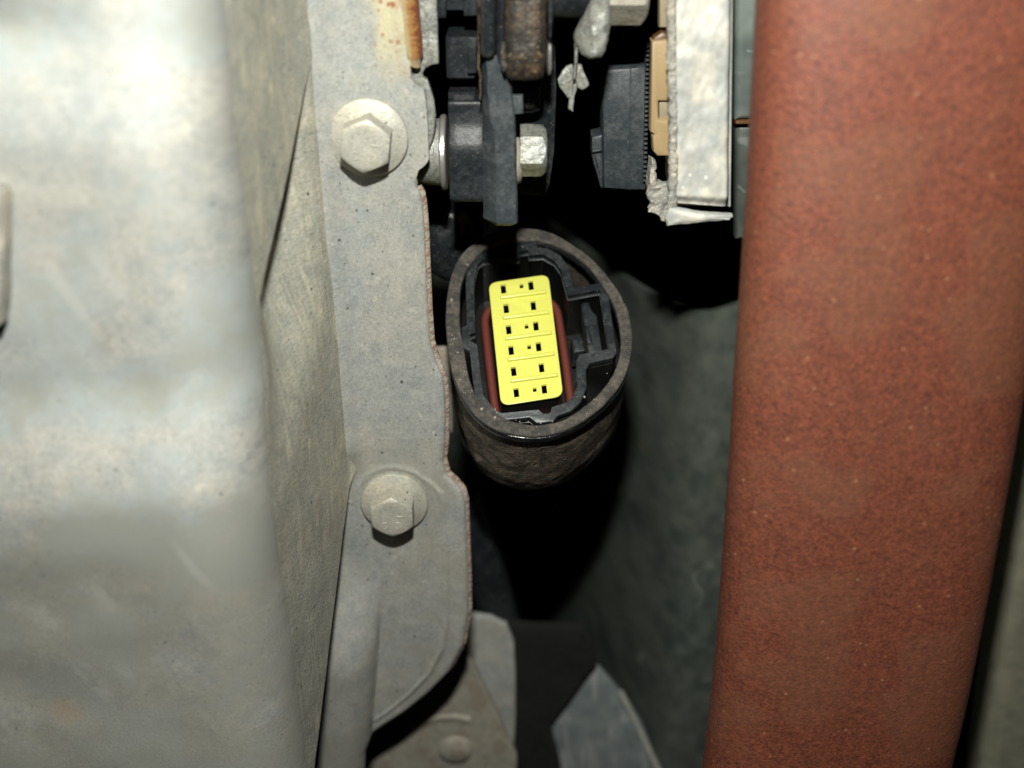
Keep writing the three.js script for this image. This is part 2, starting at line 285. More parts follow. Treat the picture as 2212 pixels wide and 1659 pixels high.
function flangeZ(x, y) {                                               // relief of the flange in mm
  const e = xEdge(y) - x; let z = 0;
  const yb = mmP(850, 415)[1], yl = mmP(850, 1010)[1], hem = 1 - sm(yb, yb + 3, y);
  if (e < 1.6) z -= hem * 1.1 * (1 - Math.sqrt(Math.max(0, 1 - (1 - e / 1.6) ** 2)));
  const offRib = sm(-0.5, 2, x - ribR(y));
  z += offRib * (1 - sm(yl - 4, yl, y)) * 0.32 * Math.exp(-(((e - 4.6) / 0.55) ** 2));
  z -= offRib * (1 - sm(yl - 6, yl, y)) * 0.25 * (1 - sm(3.2, 5.2, e));
  const d = Math.hypot(x - BOLTS[1].x * 1000, y - BOLTS[1].y * 1000); z += 0.28 * Math.exp(-(((d - 8.1) / 0.55) ** 2)) * sm(-3, 4, y - BOLTS[1].y * 1000 + 2);
  const y0 = mmP(815, 1195)[1], y1 = mmP(815, 1420)[1], k = sm(y0, y1, y), w = 7.5, dx = (x - (ribR(y) - w)) / w;
  if (k > 0) z += 7.5 * k * (Math.abs(dx) < 1 ? Math.pow(1 - dx * dx, 0.42 + 0.9 * (1 - k)) : 0);
  const xw = -33; z += 2.8 * (1 - sm(xw - 0.8, xw + 5.2, x)) ** 1.5 * sm(mmP(800, 1010)[1] - 2, mmP(800, 1010)[1] + 6, y);
  return z + 0.22 * (fbm(x / 14 + 50, y / 14 + 50, 2, 4) - 0.5);
}
const FX0 = -62, FX1 = -4, FY0 = -118, FY1 = 84;
T.flange = tex(640, 1536, (u, v) => {
  const x = lerp(FX0, FX1, u), y = lerp(FY0, FY1, v), e = xEdge(y) - x;
  let t = galv(x / 64 + 3, y / 64 + 5);
  const n = fbm(x / 3 + 90, y / 3 + 90, 4, 8), fine = vn(x * 6 + 400, y * 6 + 900, 3);
  const [ax, ay] = mmP(850, 0), [, by] = mmP(850, 165), [lx] = mmP(815, 80);
  const stain = sm(by - 3, by + 9, y + 5 * (n - 0.5)) * sm(lx - 1.6, lx + 1.4, x + 2.2 * (n - 0.5));   // yellowed zinc below the hem
  t = mix3(t, [0.66, 0.60, 0.38].map((c) => c * (0.85 + 0.3 * fine)), 0.85 * stain);
  const rust = dots((x + 70) / 64, (y + 130) / 64, 50, 0.42, 0.40, 990) * sm(0.36, 0.5, n) * stain;
  t = mix3(t, [0.36, 0.10, 0.025], 0.9 * rust);
  t = mix3(t, [0.34, 0.14, 0.05], 0.55 * stain * sm(3.2, 0.6, e) * sm(0.4, 0.6, n));
  const yl = mmP(850, 1010)[1];                                        // drier, beige dust lower down, and along the seam
  t = mix3(t, [0.36, 0.345, 0.28], 0.4 * sm(0.42, 0.62, fbm(x / 9 + 20, y / 9 + 20, 3, 12)) * (1 - sm(yl - 8, yl + 30, y)));
  t = mix3(t, [0.55, 0.54, 0.48], 0.35 * sm(0.62, 0.72, vn(x * 0.9 + 7, y * 0.30 + 4, 2)) * sm(0.5, 0.7, fine));
  return t;
});
M.flange = std({ map: T.flange, roughnessMap: T.galvRough, roughness: 1, metalness: 0.3, bumpMap: T.galvBump, bumpScale: 0.00012 });
T.front = tex(512, 768, (u, v) => {                                   // front of the housing: blue grey zinc with smears, beige film of dirt low down
  const x = lerp(-130, -30, u), y = lerp(-65, 90, v), g = galv(x / 64 + 9, y / 64 + 4, 1.04), a = fbm(x / 11 + 40, y / 11 + 40, 4, 61), b = fbm(x / 3 + 40, y / 3 + 40, 3, 62);
  let t = mix3(g, [0.42, 0.47, 0.475], 0.65 * sm(0.42, 0.66, a));
  t = mix3(t, [0.38, 0.37, 0.31], 0.6 * sm(0.35, 0.6, 0.7 * a + 0.3 * b + 0.28 * sm(12, -10, y) - 0.16));
  const st = vn((x + 0.45 * y) / 3.6 + 60, (y - 0.45 * x) / 17 + 60, 63);                                    // pale diagonal smears
  t = mix3(t, [0.62, 0.62, 0.58], 0.4 * sm(0.78, 1.0, st) * sm(0.30, 0.55, b));
  t = mix3(t, [0.52, 0.37, 0.25], 0.4 * dots((x + 130) / 100, (y + 65) / 100, 9, 0.05, 0.26, 64));
  return mix3(t, [0.05, 0.05, 0.055], 0.8 * dots((x + 130) / 100, (y + 65) / 100, 10, 0.025, 0.14, 66));
});
const housing = thing('steel_housing', 'big grey galvanised pressed steel housing with bolted flange filling the left side', 'housing', null);
{
  const NU = 170, NV = 520, ys = (v) => lerp(FY1 - 1, FY0 + 1, v);
  const fl = grid(NU, NV, (u, v) => { const y = ys(v), x = lerp(FX0 + 1, xEdge(y), 1 - Math.pow(1 - u, 1.15)); return [x / 1000, y / 1000, flangeZ(x, y) / 1000]; }, (u, v, p) => [(p[0] * 1000 - FX0) / (FX1 - FX0), (p[1] * 1000 - FY0) / (FY1 - FY0)]);
  // the grid runs down the page, so its faces are turned to look forward
  const ix = fl.index.array; for (let k = 0; k < ix.length; k += 3) [ix[k + 1], ix[k + 2]] = [ix[k + 2], ix[k + 1]]; fl.computeVertexNormals();
  part(housing, 'flange', fl, M.flange);
  // its cut edge, a strip that turns back from the front face
  const strip = (pa, pb, wide) => { const ya = mmP(900, pa)[1], yb = mmP(900, pb)[1]; return grid(6, 420, (u, v) => { const y = lerp(ya, yb, v), x = xEdge(y), s = u, r = 0.12 * (vn(y * 2.2, s * 2, 7) - 0.5) * Math.sin(s * Math.PI), z0 = flangeZ(x, y); return [(x - 0.02 + (wide * Math.sin(Math.min(1, s * 1.3) * Math.PI / 2)) * 1 + r) / 1000, y / 1000, (z0 - 0.05 - 1.15 * s + r) / 1000]; }, (u, v) => [u * 0.0012, lerp(ya, yb, v) / 1000]); };
  part(housing, 'raw_edge', strip(405, 1560, 0.75), M.rawEdge, 'rusty pinkish cut edge of the flange');
  part(housing, 'sheet_edge', strip(150, 403, 0.12), M.galv);
  // folded rusty hem at the top
  const hemPts = [[868, -70], [873, -20], [878, 40], [883, 95], [887, 140]];
  const hemC = new THREE.CatmullRomCurve3(hemPts.map(([x, y]) => { const q = F0.uv(x, y, -0.0008); return V(q.x, q.y, -0.0010); }));
  part(housing, 'rusted_hem', grid(14, 80, (u, v) => { const c = hemC.getPoint(v), a = -0.45 + u * 2.9, r = 0.0019 * (1 - 0.35 * sm(0.85, 1, v)) + 0.0001 * (vn(v * 30, u * 4, 3) - 0.5); return [c.x + r * Math.sin(a) * 1.0 + 0.0004, c.y + (v > 0.96 ? -0.0005 * Math.sin(u * Math.PI) : 0), c.z + r * Math.cos(a) - 0.0004]; }, (u, v) => [u, v]), M.hem, 'orange rusted folded hem at the top of the flange');
}
{
  // side wall of the box: runs from the flange towards the camera, with a ledge half way and an end at the bottom
  const zf = (y) => 44.5 + 5.5 * (1 - sm(3, 25, y)) - 2.4 * (1 - sm(-40, 0, y)) + 1.0 * sm(40, 60, y) - 1.8 * sm(60, 75, y);
  const yLedge = (z) => lerp(60.5, 29.4, (z - 7) / 36), yEnd = (z) => -19 - 47.3 * z / 35;
  const dent = (z) => sm(3, 17, z) * (1 - sm(22, 42, z));               // the lower wall is pressed in under the ledge
  const xBase = (y, z) => -32.6 - 8.2 * z / 45 + 0.5 * (fbm(y / 16 + 9, z / 16 + 9, 2, 6) - 0.5);
  const xWall = xBase, xLow = (y, z) => { const w = y - yLedge(z); return xBase(y, z) - (0.12 + 6.6 * dent(z)) * (1 - sm(5, 42, -w)); };
  const R = 13;
  const bend = (u) => u < 0.55 ? [0, u / 0.55] : [(u - 0.55) / 0.45, 1];
  // rows gather about the ledge so that it stays a clean step
  const rowsY = (z, v) => lerp(88, yEnd(z), v);
  const NU = 120, NV = 130;
  const yLedgeLow = (z) => yLedge(z) + 3 * dent(z) - 0.004;
  const wallPiece = (ya, yb) => grid(NU, NV, (u, v) => {
    const z = lerp(-0.6, 42, u), y = lerp(ya(z), yb(z), v), zz = lerp(-0.6, zf(y) - R, u);
    let x = (ya === yLedgeLow ? xLow : xWall)(y, z); x += 0.9 * (1 - sm(0.0, 3.5, zz)) ** 2;
    return [x / 1000, y / 1000, zz / 1000];
  }, (u, v, p) => [p[2], p[1]]);
  part(housing, 'side_wall', solid(wallPiece(() => 88, yLedge), NU, NV, 0.0009), M.galvWall = std({ color: new THREE.Color(1.15, 1.12, 1.02), map: T.wall = tex(512, 512, (u, v) => {
    let t = galv(u, v, 0.92);
    const s = fbm(u * 130, v * 5, 3, 41, 0), s2 = vn(u * 50 + 3 * vn(v * 6, 3), v * 6, 43);
    t = t.map((c) => c * (0.86 + 0.3 * (s - 0.35)));
    return mix3(t, [0.60, 0.57, 0.46], 0.35 * sm(0.74, 0.82, s2) * sm(0.5, 0.7, vn(u * 30, v * 14, 47)));
  }, true, 0.064), roughnessMap: T.galvRough, roughness: 1, metalness: 0.3, bumpMap: T.galvBump, bumpScale: 0.00015 }));
  part(housing, 'side_wall', solid(wallPiece(yLedgeLow, yEnd), NU, NV, 0.0009), M.galvWall, 'lower side wall, pressed in under the dark ledge');
  // rounded corner and front face
  const NU2 = 150, NV2 = 200;
  const front = grid(NU2, NV2, (u, v) => {
    const y = rowsY(42, v), k = zf(y);
    let x, z;
    if (u < 0.35) { const a = u / 0.35 * Math.PI / 2; x = xWall(y, 42) - R * (1 - Math.cos(a)); z = k - R + R * Math.sin(a); } else { const s = (u - 0.35) / 0.65; x = lerp(xWall(y, 42) - R, -130, s); z = k; }
    const q = sm(0.25, 0.5, u);
    z += q * (2.2 * (fbm(x / 26 + 4, y / 26 + 4, 3, 14) - 0.5) + 2.5 * sm(75, 83, y) * sm(-40, -46, x) - 1.6 * Math.exp(-(((x + 41 + 0.55 * (y - 74.7)) / 1.7) ** 2)) * sm(68, 72, y));
    return [x / 1000, y / 1000, z / 1000];
  }, (u, v, p) => [(p[0] + 0.130) / 0.1, (p[1] + 0.065) / 0.155]);
  part(housing, 'front_face', solid(front, NU2, NV2, 0.0009), M.galvFront = std({ map: T.front, roughness: 0.5, metalness: 0.22, bumpMap: T.galvBump, bumpScale: 0.0001 }));
}

{
  const L = upright(0, 560, 0.0475);
  const q = slab(L, [[-60, 405], [2, 412], [10, 440], [9, 520], [4, 640], [-2, 705], [-60, 720]], 0.002, 0.004, 0.001, { edge: 0.002, warp: 0.0006, size: 0.004 }); q.translate(L.o.x, L.o.y, L.o.z);
  part(housing, 'torn_lip', q, M.foilEdge, 'pale raised lip at the left edge of the picture');
}

// ------------------------------------------------------------------ flange bolts
const font = await new FontLoader().loadAsync('fonts/droid/droid_sans_bold.typeface.json');
{
  const b = thing('flange_bolt', 'upper hex flange bolt with round washer face, near top of grey flange', 'bolt', null, 'bolts through the grey flange');
  const base = new THREE.LatheGeometry([[0.0003, -0.0005], [0.0069, -0.0005], [0.0070, 0.0006], [0.0068, 0.0010], [0.0060, 0.0013], [0.0040, 0.0019], [0.0002, 0.0019]].map(([r, y]) => new THREE.Vector2(r, y)), 72); base.rotateX(Math.PI / 2);
  part(b, 'washer_face', finish(base, 0.5), M.boltZinc);
  let hx = tess(hexSolid(0.0048, 0.0049, 0.0005), 0.0014); warp(hx, 0.00008, 0.0022, 3);
  hx.translate(0, 0, 0.0013);
  const hd = part(b, 'hex_head', finish(hx, 0.5), M.boltZinc);
  for (const [c, x, y] of [['8', -0.0021, -0.0026], ['8', 0.0005, -0.0026]]) {
    const t = new TextGeometry(c, { font, size: 0.0016, depth: 0.00013, curveSegments: 4, bevelEnabled: true, bevelSize: 0.00004, bevelThickness: 0.00005, bevelSegments: 1 }); t.translate(x, y, 0.00617);
    part(hd, 'grade_mark', finish(t, 0.5), M.boltZinc);
  }
  const dash = new RoundedBoxGeometry(0.0012, 0.00025, 0.0003, 2, 0.0001); dash.translate(0.0016, 0.0004, 0.00622); part(hd, 'maker_mark', finish(dash), M.boltZinc);
  b.position.set(BOLTS[0].x, BOLTS[0].y, 0.0002); b.rotation.z = -8 * Math.PI / 180 + Math.PI / 6;
  b.children[1].children.forEach((c) => { c.rotation.z = -Math.PI / 6; });
  const c = b.clone(); c.name = numbered('flange_bolt'); c.userData = { ...b.userData, label: 'lower hex flange bolt with round washer face, dusty, near bottom of grey flange' };
  c.position.set(BOLTS[1].x, BOLTS[1].y, 0.0002); c.rotation.z = Math.PI / 6; scene.add(c);
}

// ------------------------------------------------------------------ backing sheet and spacer beside the flange
{
  const F = upright(920, 200, -0.003);
  const t = thing('backing_sheet', 'speckled zinc sheet sticking out from behind the flange beside the upper bolt', 'metal sheet', F);
  part(t, 'sheet', slab(F, [[840, -60], [942, -60], [943, 0], [946, 80], [948, 138], [932, 141], [920, 147], [913, 158], [914, 168], [922, 172], [930, 190], [937, 215], [941, 250], [939, 285], [930, 315], [920, 345], [840, 345]], 0, 0.0014, 0.0003, { edge: 0.0015, warp: 0.0002, size: 0.002 }), M.zinc);
  const F2 = upright(935, 327, -0.004);
  const s = thing('spacer_bush', 'short silver spacer cylinder between the flange and the black latch block', 'spacer', F2);
  part(s, 'barrel', turnedX(F2, -0.006, [[860, 0.0001], [860, 0.0055], [905, 0.0057], [952, 0.0062], [953, 0.0001]], 329), M.zinc);
  part(s, 'collar', turnedX(F2, -0.006, [[952, 0.0001], [952, 0.0066], [956, 0.0069], [963, 0.0069], [966, 0.0066], [966, 0.0001]], 329), M.bright);
}

// ------------------------------------------------------------------ the latch
{
  const F = upright(1000, 320, -0.001);
  const b = thing('latch_block', 'black plastic block left of the grey lever, between spacer and lever', 'plastic block', F);
  // profile in height and depth, swept along x
  const prof = (pix0, pix1, rows) => { const x0 = F.uv(pix0, 320).x, x1 = F.uv(pix1, 320).x, s = new THREE.Shape(); const q = rows.map(([py, dz]) => [dz, F.uv(1000, py, dz).y]); const back = -0.016; s.moveTo(back, q[0][1]); for (const [dz, y] of q) s.lineTo(dz, y); s.lineTo(back, q[q.length - 1][1]); const g = new THREE.ExtrudeGeometry(s, { depth: x1 - x0 - 0.0008, bevelEnabled: true, bevelSize: 0.0004, bevelThickness: 0.0004, bevelOffset: -0.0004, bevelSegments: 2 }); g.rotateY(Math.PI / 2); g.scale(1, 1, -1); g.translate(x0 + 0.0004, 0, 0); const ix = g; const p = ix.attributes.position.array; for (let i = 0; i < p.length; i += 9) for (let k = 0; k < 3; k++) { const h = p[i + 3 + k]; p[i + 3 + k] = p[i + 6 + k]; p[i + 6 + k] = h; } return finish(tess(g, 0.002), 0.7); };
  const dense = (r) => new THREE.CatmullRomCurve3(r.map(([p, d]) => V(p, d * 10000, 0)), false, 'centripetal').getPoints(48).map((p) => [p.x, p.y / 10000]);
  part(b, 'lower_body', prof(968, 1046, dense([[216, -0.0030], [218, -0.0024], [224, -0.0021], [245, -0.0020], [270, -0.0017], [295, -0.0010], [320, -0.0003], [345, 0.0], [370, 0.0001], [400, 0.0], [428, 0.0], [433, -0.0003], [436, -0.0010]])), M.black);
  part(b, 'upper_body', prof(965, 1028, [[76, -0.0052], [80, -0.0042], [168, -0.0042], [172, -0.0052]]), M.black);
  part(b, 'step', prof(967, 1028, [[195, -0.0060], [198, -0.0046], [214, -0.0046], [218, -0.0056]]), M.gloss);
  const Fr = upright(1016, 140, -0.004);
  part(b, 'rib', slab(F, [[1010, 80], [1030, 80], [1030, 159], [1010, 159]], -0.0028, 0.006, 0.0003), M.black);
  const G = upright(1170, 250, -0.014), off = G.o.clone().sub(F.o);
  part(b, 'backing_plate', slab(G, [[1090, -70], [1198, -70], [1200, 90], [1203, 190], [1198, 330], [1188, 400], [1178, 425], [1120, 420], [1090, 300]], 0, 0.004, 0.0005).translate(off.x, off.y, off.z), M.gloss);
  part(b, 'cross_web', slab(G, [[1118, 196], [1168, 190], [1166, 240], [1150, 246], [1122, 246]], 0.005, 0.005, 0.0005).translate(off.x, off.y, off.z), M.gloss);
  const top = thing('latch_shaft', 'black stepped plastic shaft at the top edge left of the black fingers', 'shaft', F);
  part(top, 'boss', slab(F, [[940, -60], [964, -60], [964, 40], [944, 40]], -0.003, 0.012, 0.0004), M.black);
  part(top, 'web', slab(F, [[962, -60], [1003, -60], [1003, 23], [962, 23]], -0.005, 0.010, 0.0004), M.black);
  part(top, 'collar', slab(F, [[1001, -60], [1032, -60], [1032, 35], [1001, 35]], -0.003, 0.012, 0.0004), M.black);
}
{
  const F = upright(1085, 330, 0.002);
  const l = thing('latch_lever', 'grey black plastic lever bar with chamfered end hanging above the yellow connector', 'lever', F);
  // section across the bar, lofted down its length: front face, chamfer on its left, foot cut slanting back
  const st = [[120, 1041, 1045, 1050, 1098], [200, 1042, 1046, 1054, 1106], [260, 1042, 1047, 1060, 1113], [292, 1042, 1050, 1070, 1114], [400, 1043, 1051, 1072, 1117], [470, 1044, 1052, 1072, 1119], [482, 1044, 1053, 1073, 1119]];
  const X = (px, py, h) => F.uv(px, py, h).x, ring = (py, a, b, c, d, z = 0, y = null) => { const yy = y ?? F.uv(1080, py, 0).y; const cut = c - b > 8 ? 0.0019 : 0.0007 + (c - b - 4) * 0.00008; return [V(X(a, py, -0.003), yy, -0.013), V(X(a, py, -0.003), yy, z - cut - 0.0012), V(X(b, py, 0), yy, z - cut), V(X(c, py, 0), yy, z), V(X(d, py, 0) - 0.0003, yy, z), V(X(d, py, 0), yy, z - 0.0004), V(X(d, py, 0), yy, -0.013)]; };
  const rings = st.map(([py, ...r]) => ring(py, ...r));
  const f = (i) => rings[rings.length - 1][i].clone(), dy = -0.0012;
  rings.push([f(0), f(1).add(V(0.0004, dy * 0.5, -0.0006)), f(2).add(V(0.0007, dy * 0.8, -0.0010)), f(3).add(V(-0.0002, dy, -0.0019)), f(4).add(V(-0.0012, dy * 1.2, -0.0024)), f(5).add(V(-0.0012, dy * 1.2, -0.0026)), f(6)].map((p, i) => (i === 0 || i === 6 ? p.add(V(0, dy, 0)) : p)));
  const pos = [], idx = [], n = 7; rings.forEach((r) => r.forEach((p) => pos.push(p.x, p.y, p.z)));
  for (let j = 0; j + 1 < rings.length; j++) for (let i = 0; i < n; i++) { const a = j * n + i, b = j * n + (i + 1) % n; idx.push(a, a + n, b + n, a, b + n, b); }
  const e = (rings.length - 1) * n; for (let i = 1; i + 1 < n; i++) { idx.push(e, e + i + 1, e + i); idx.push(0, i, i + 1); }
  const g = new THREE.BufferGeometry(); g.setAttribute('position', new THREE.Float32BufferAttribute(pos, 3)); g.setIndex(idx);
  const h = tess(g, 0.0014); warp(h, 0.00022, 0.0022, 5);
  part(l, 'bar', finish(h, 0.45), M.grey);
  part(l, 'tab', slab(F, [[1104, 206], [1130, 206], [1131, 246], [1107, 248]], -0.002, 0.006, 0.0003), M.grey);
  part(l, 'fin', slab(F, [[1031, -60], [1036, -60], [1036, 120], [1040, 215], [1036, 215], [1033, 120]], 0.0012, 0.008, 0.0002, { edge: 0.001, warp: 0.0004, size: 0.001 }), M.brown, 'thin brown dusty fin along the lever');
}
{
  const F = upright(1120, 90, 0.006);
  const a = thing('black_finger', 'longer black plastic finger with rounded end, left of the brown rubber bumper', 'plastic finger', F);
  part(a, 'finger', slab(F, [[1036, -70], [1071, -70], [1071, 110], [1067, 124], [1055, 130], [1042, 127], [1036, 116]], -0.002, 0.007, 0.0012, { segments: 4 }), M.gloss);
  const c = thing('black_finger', 'narrow black plastic finger pressed between the long finger and the brown bumper', 'plastic finger', F);
  part(c, 'finger', slab(F, [[1071, -70], [1100, -70], [1098, 90], [1090, 142], [1082, 148], [1073, 140], [1070, 128]], -0.0035, 0.007, 0.0012, { segments: 4 }), M.gloss);
  const b = thing('rubber_bumper', 'dirty brown black rubber bumper with rounded end at the top middle', 'rubber bumper', F);
  const rows = 60, cols = 40, y = (py) => F.uv(1135, py, 0).y;
  const x0 = F.uv(1088, 90).x, x1 = F.uv(1182, 90).x, cx = (x0 + x1) / 2, hw = (x1 - x0) / 2, yT = y(-70), yB = y(181);
  part(b, 'body', finish(warp(grid(cols, rows, (u, v) => {
    const yy = lerp(yT, yB, v), k = clamp((yy - yB) / 0.0065), s = Math.pow(1 - (1 - k) ** 2.6, 0.5), an = u * 2 * Math.PI, ca = Math.cos(an), sa = Math.sin(an), ww = hw * (0.80 + 0.20 * s) * (k <= 0 ? 0.78 : 1);
    return [cx + ww * Math.sign(ca) * Math.pow(Math.abs(ca), 0.55), yy, -0.004 + 0.0052 * (0.25 + 0.75 * s) * Math.sign(sa) * Math.pow(Math.abs(sa), 0.7)];
  }), 0.0003, 0.0015, 8), 1.0), M.brown);
  part(b, 'mould_seam', slab(F, [[1133.5, -70], [1135.5, -70], [1135.5, 70], [1133.5, 70]], 0.00135, 0.003, 0.0001), M.brown);
  part(b, 'crust', slab(F, [[1084, 98], [1090, 96], [1093, 120], [1092, 150], [1086, 155], [1082, 140], [1083, 118]], 0.0002, 0.004, 0.0006, { edge: 0.0008, warp: 0.0006, size: 0.0008 }), M.rubber, 'crumbly dirt crust on its left side');
  const s = thing('black_strip', 'thin glossy black plastic strip along the right side of the rubber bumper', 'plastic strip', F);
  part(s, 'strip', slab(F, [[1183, -70], [1197, -70], [1196, 20], [1191, 84], [1187, 87], [1184, 80]], -0.002, 0.006, 0.0004), M.gloss);
  const p = thing('rivet_head', 'bright silver rivet head edge beside the rubber bumper', 'rivet', F);
  part(p, 'head', turnedX(F, -0.006, [[1176, 0.0001], [1184, 0.0032], [1189, 0.0029], [1192, 0.0020], [1193, 0.0001]], 122), M.bright);
}
{
  // bolt through the lever, its axis across the picture
  const F = upright(1150, 330, -0.001), bx = thing('lever_bolt', 'silver hex bolt head on the right side of the lever', 'bolt', F);
  part(bx, 'washer', turnedX(F, -0.003, [[1112, 0.0001], [1112, 0.0040], [1120, 0.0042], [1127, 0.0037], [1129, 0.0001]], 347), M.plate, 'rusty washer under the bolt head');
  const L = F.uv(1181, 327, 0).x - F.uv(1124, 327, 0).x; let hx = hexSolid(0.0046, L, 0.0010, 0.22); hx = tess(hx, 0.0009); warp(hx, 0.00018, 0.0018, 11); hx.rotateY(Math.PI / 2); const c = F.uv(1124, 327, -0.002); hx.translate(c.x, c.y, -0.0025);
  part(bx, 'hex_head', finish(hx, 0.5), M.zinc);
}
// ------------------------------------------------------------------ bracket, nut, torn metal
{
  const F = upright(1290, 70, 0.002);
  const s = thing('black_shaft', 'dark chipped shaft running left from the silver bracket at the top edge', 'shaft', F);
  part(s, 'rod', turnedX(F, -0.005, [[1188, 0.0001], [1188, 0.0042], [1290, 0.0042], [1290, 0.0001]], -17), M.black);
  const b = thing('bent_bracket', 'bent silver steel bracket with torn lower end at the top edge', 'bracket', F);
  const br = slab(F, [[1276, -70], [1320, -70], [1320, 0], [1319, 37], [1317, 74], [1311, 100], [1307, 115], [1300, 126], [1275, 130], [1258, 124], [1250, 112], [1243, 96], [1242, 82], [1251, 62], [1264, 32], [1273, 0]], 0, 0.003, 0.0009, { segments: 3, edge: 0.0009 });
  { const p = br.attributes.position; for (let i = 0; i < p.count; i++) { const k = p.getX(i) - F.uv(1282, 60).x; if (k < 0) p.setZ(i, p.getZ(i) + k * 0.75); } warp(br, 0.00035, 0.0014, 3); }
  part(b, 'plate', finish(br, 0.6), M.zinc);
  part(b, 'strip', slab(F, [[1241, 88], [1249, 100], [1248, 130], [1243, 172], [1238, 172], [1241, 130]], -0.0032, 0.0012, 0.0003), M.zinc);
  const t = thing('torn_fin', 'torn grey metal fins dangling below the bent silver bracket', 'torn metal', F);
  const bl = (pix, h, w, salt) => slab(F, pix, h, 0.0008, 0.0002, { edge: 0.001, warp: w, size: 0.0025, salt });
  part(t, 'blade', bl([[1213, 158], [1222, 148], [1236, 143], [1238, 170], [1234, 216], [1222, 209], [1210, 190], [1207, 175]], -0.007, 0.0007, 1), M.zinc);
  part(t, 'blade', bl([[1247, 140], [1257, 141], [1262, 160], [1270, 186], [1266, 193], [1256, 197], [1246, 190], [1244, 165]], -0.006, 0.0007, 2), M.zinc);
  part(t, 'spine', bl([[1238, 142], [1245, 143], [1245, 190], [1243, 222], [1237, 240], [1227, 234], [1230, 214], [1237, 200]], -0.0055, 0.0006, 3), M.zinc);
  const n = thing('hex_nut', 'large grey hex nut on the right of the bent bracket at the top edge', 'nut', F);
  const L = F.uv(1404, 20).x - F.uv(1318, 20).x; let hx = hexSolid(0.0056, L, 0.0010, 0.0); hx = tess(hx, 0.001); warp(hx, 0.0001, 0.002, 21); hx.rotateY(Math.PI / 2); const c = F.uv(1318, 10, 0); hx.rotateX(0.27); hx.translate(c.x, c.y + 0.0014, -0.0056);
  part(n, 'nut', finish(hx, 0.5), M.plate);
}
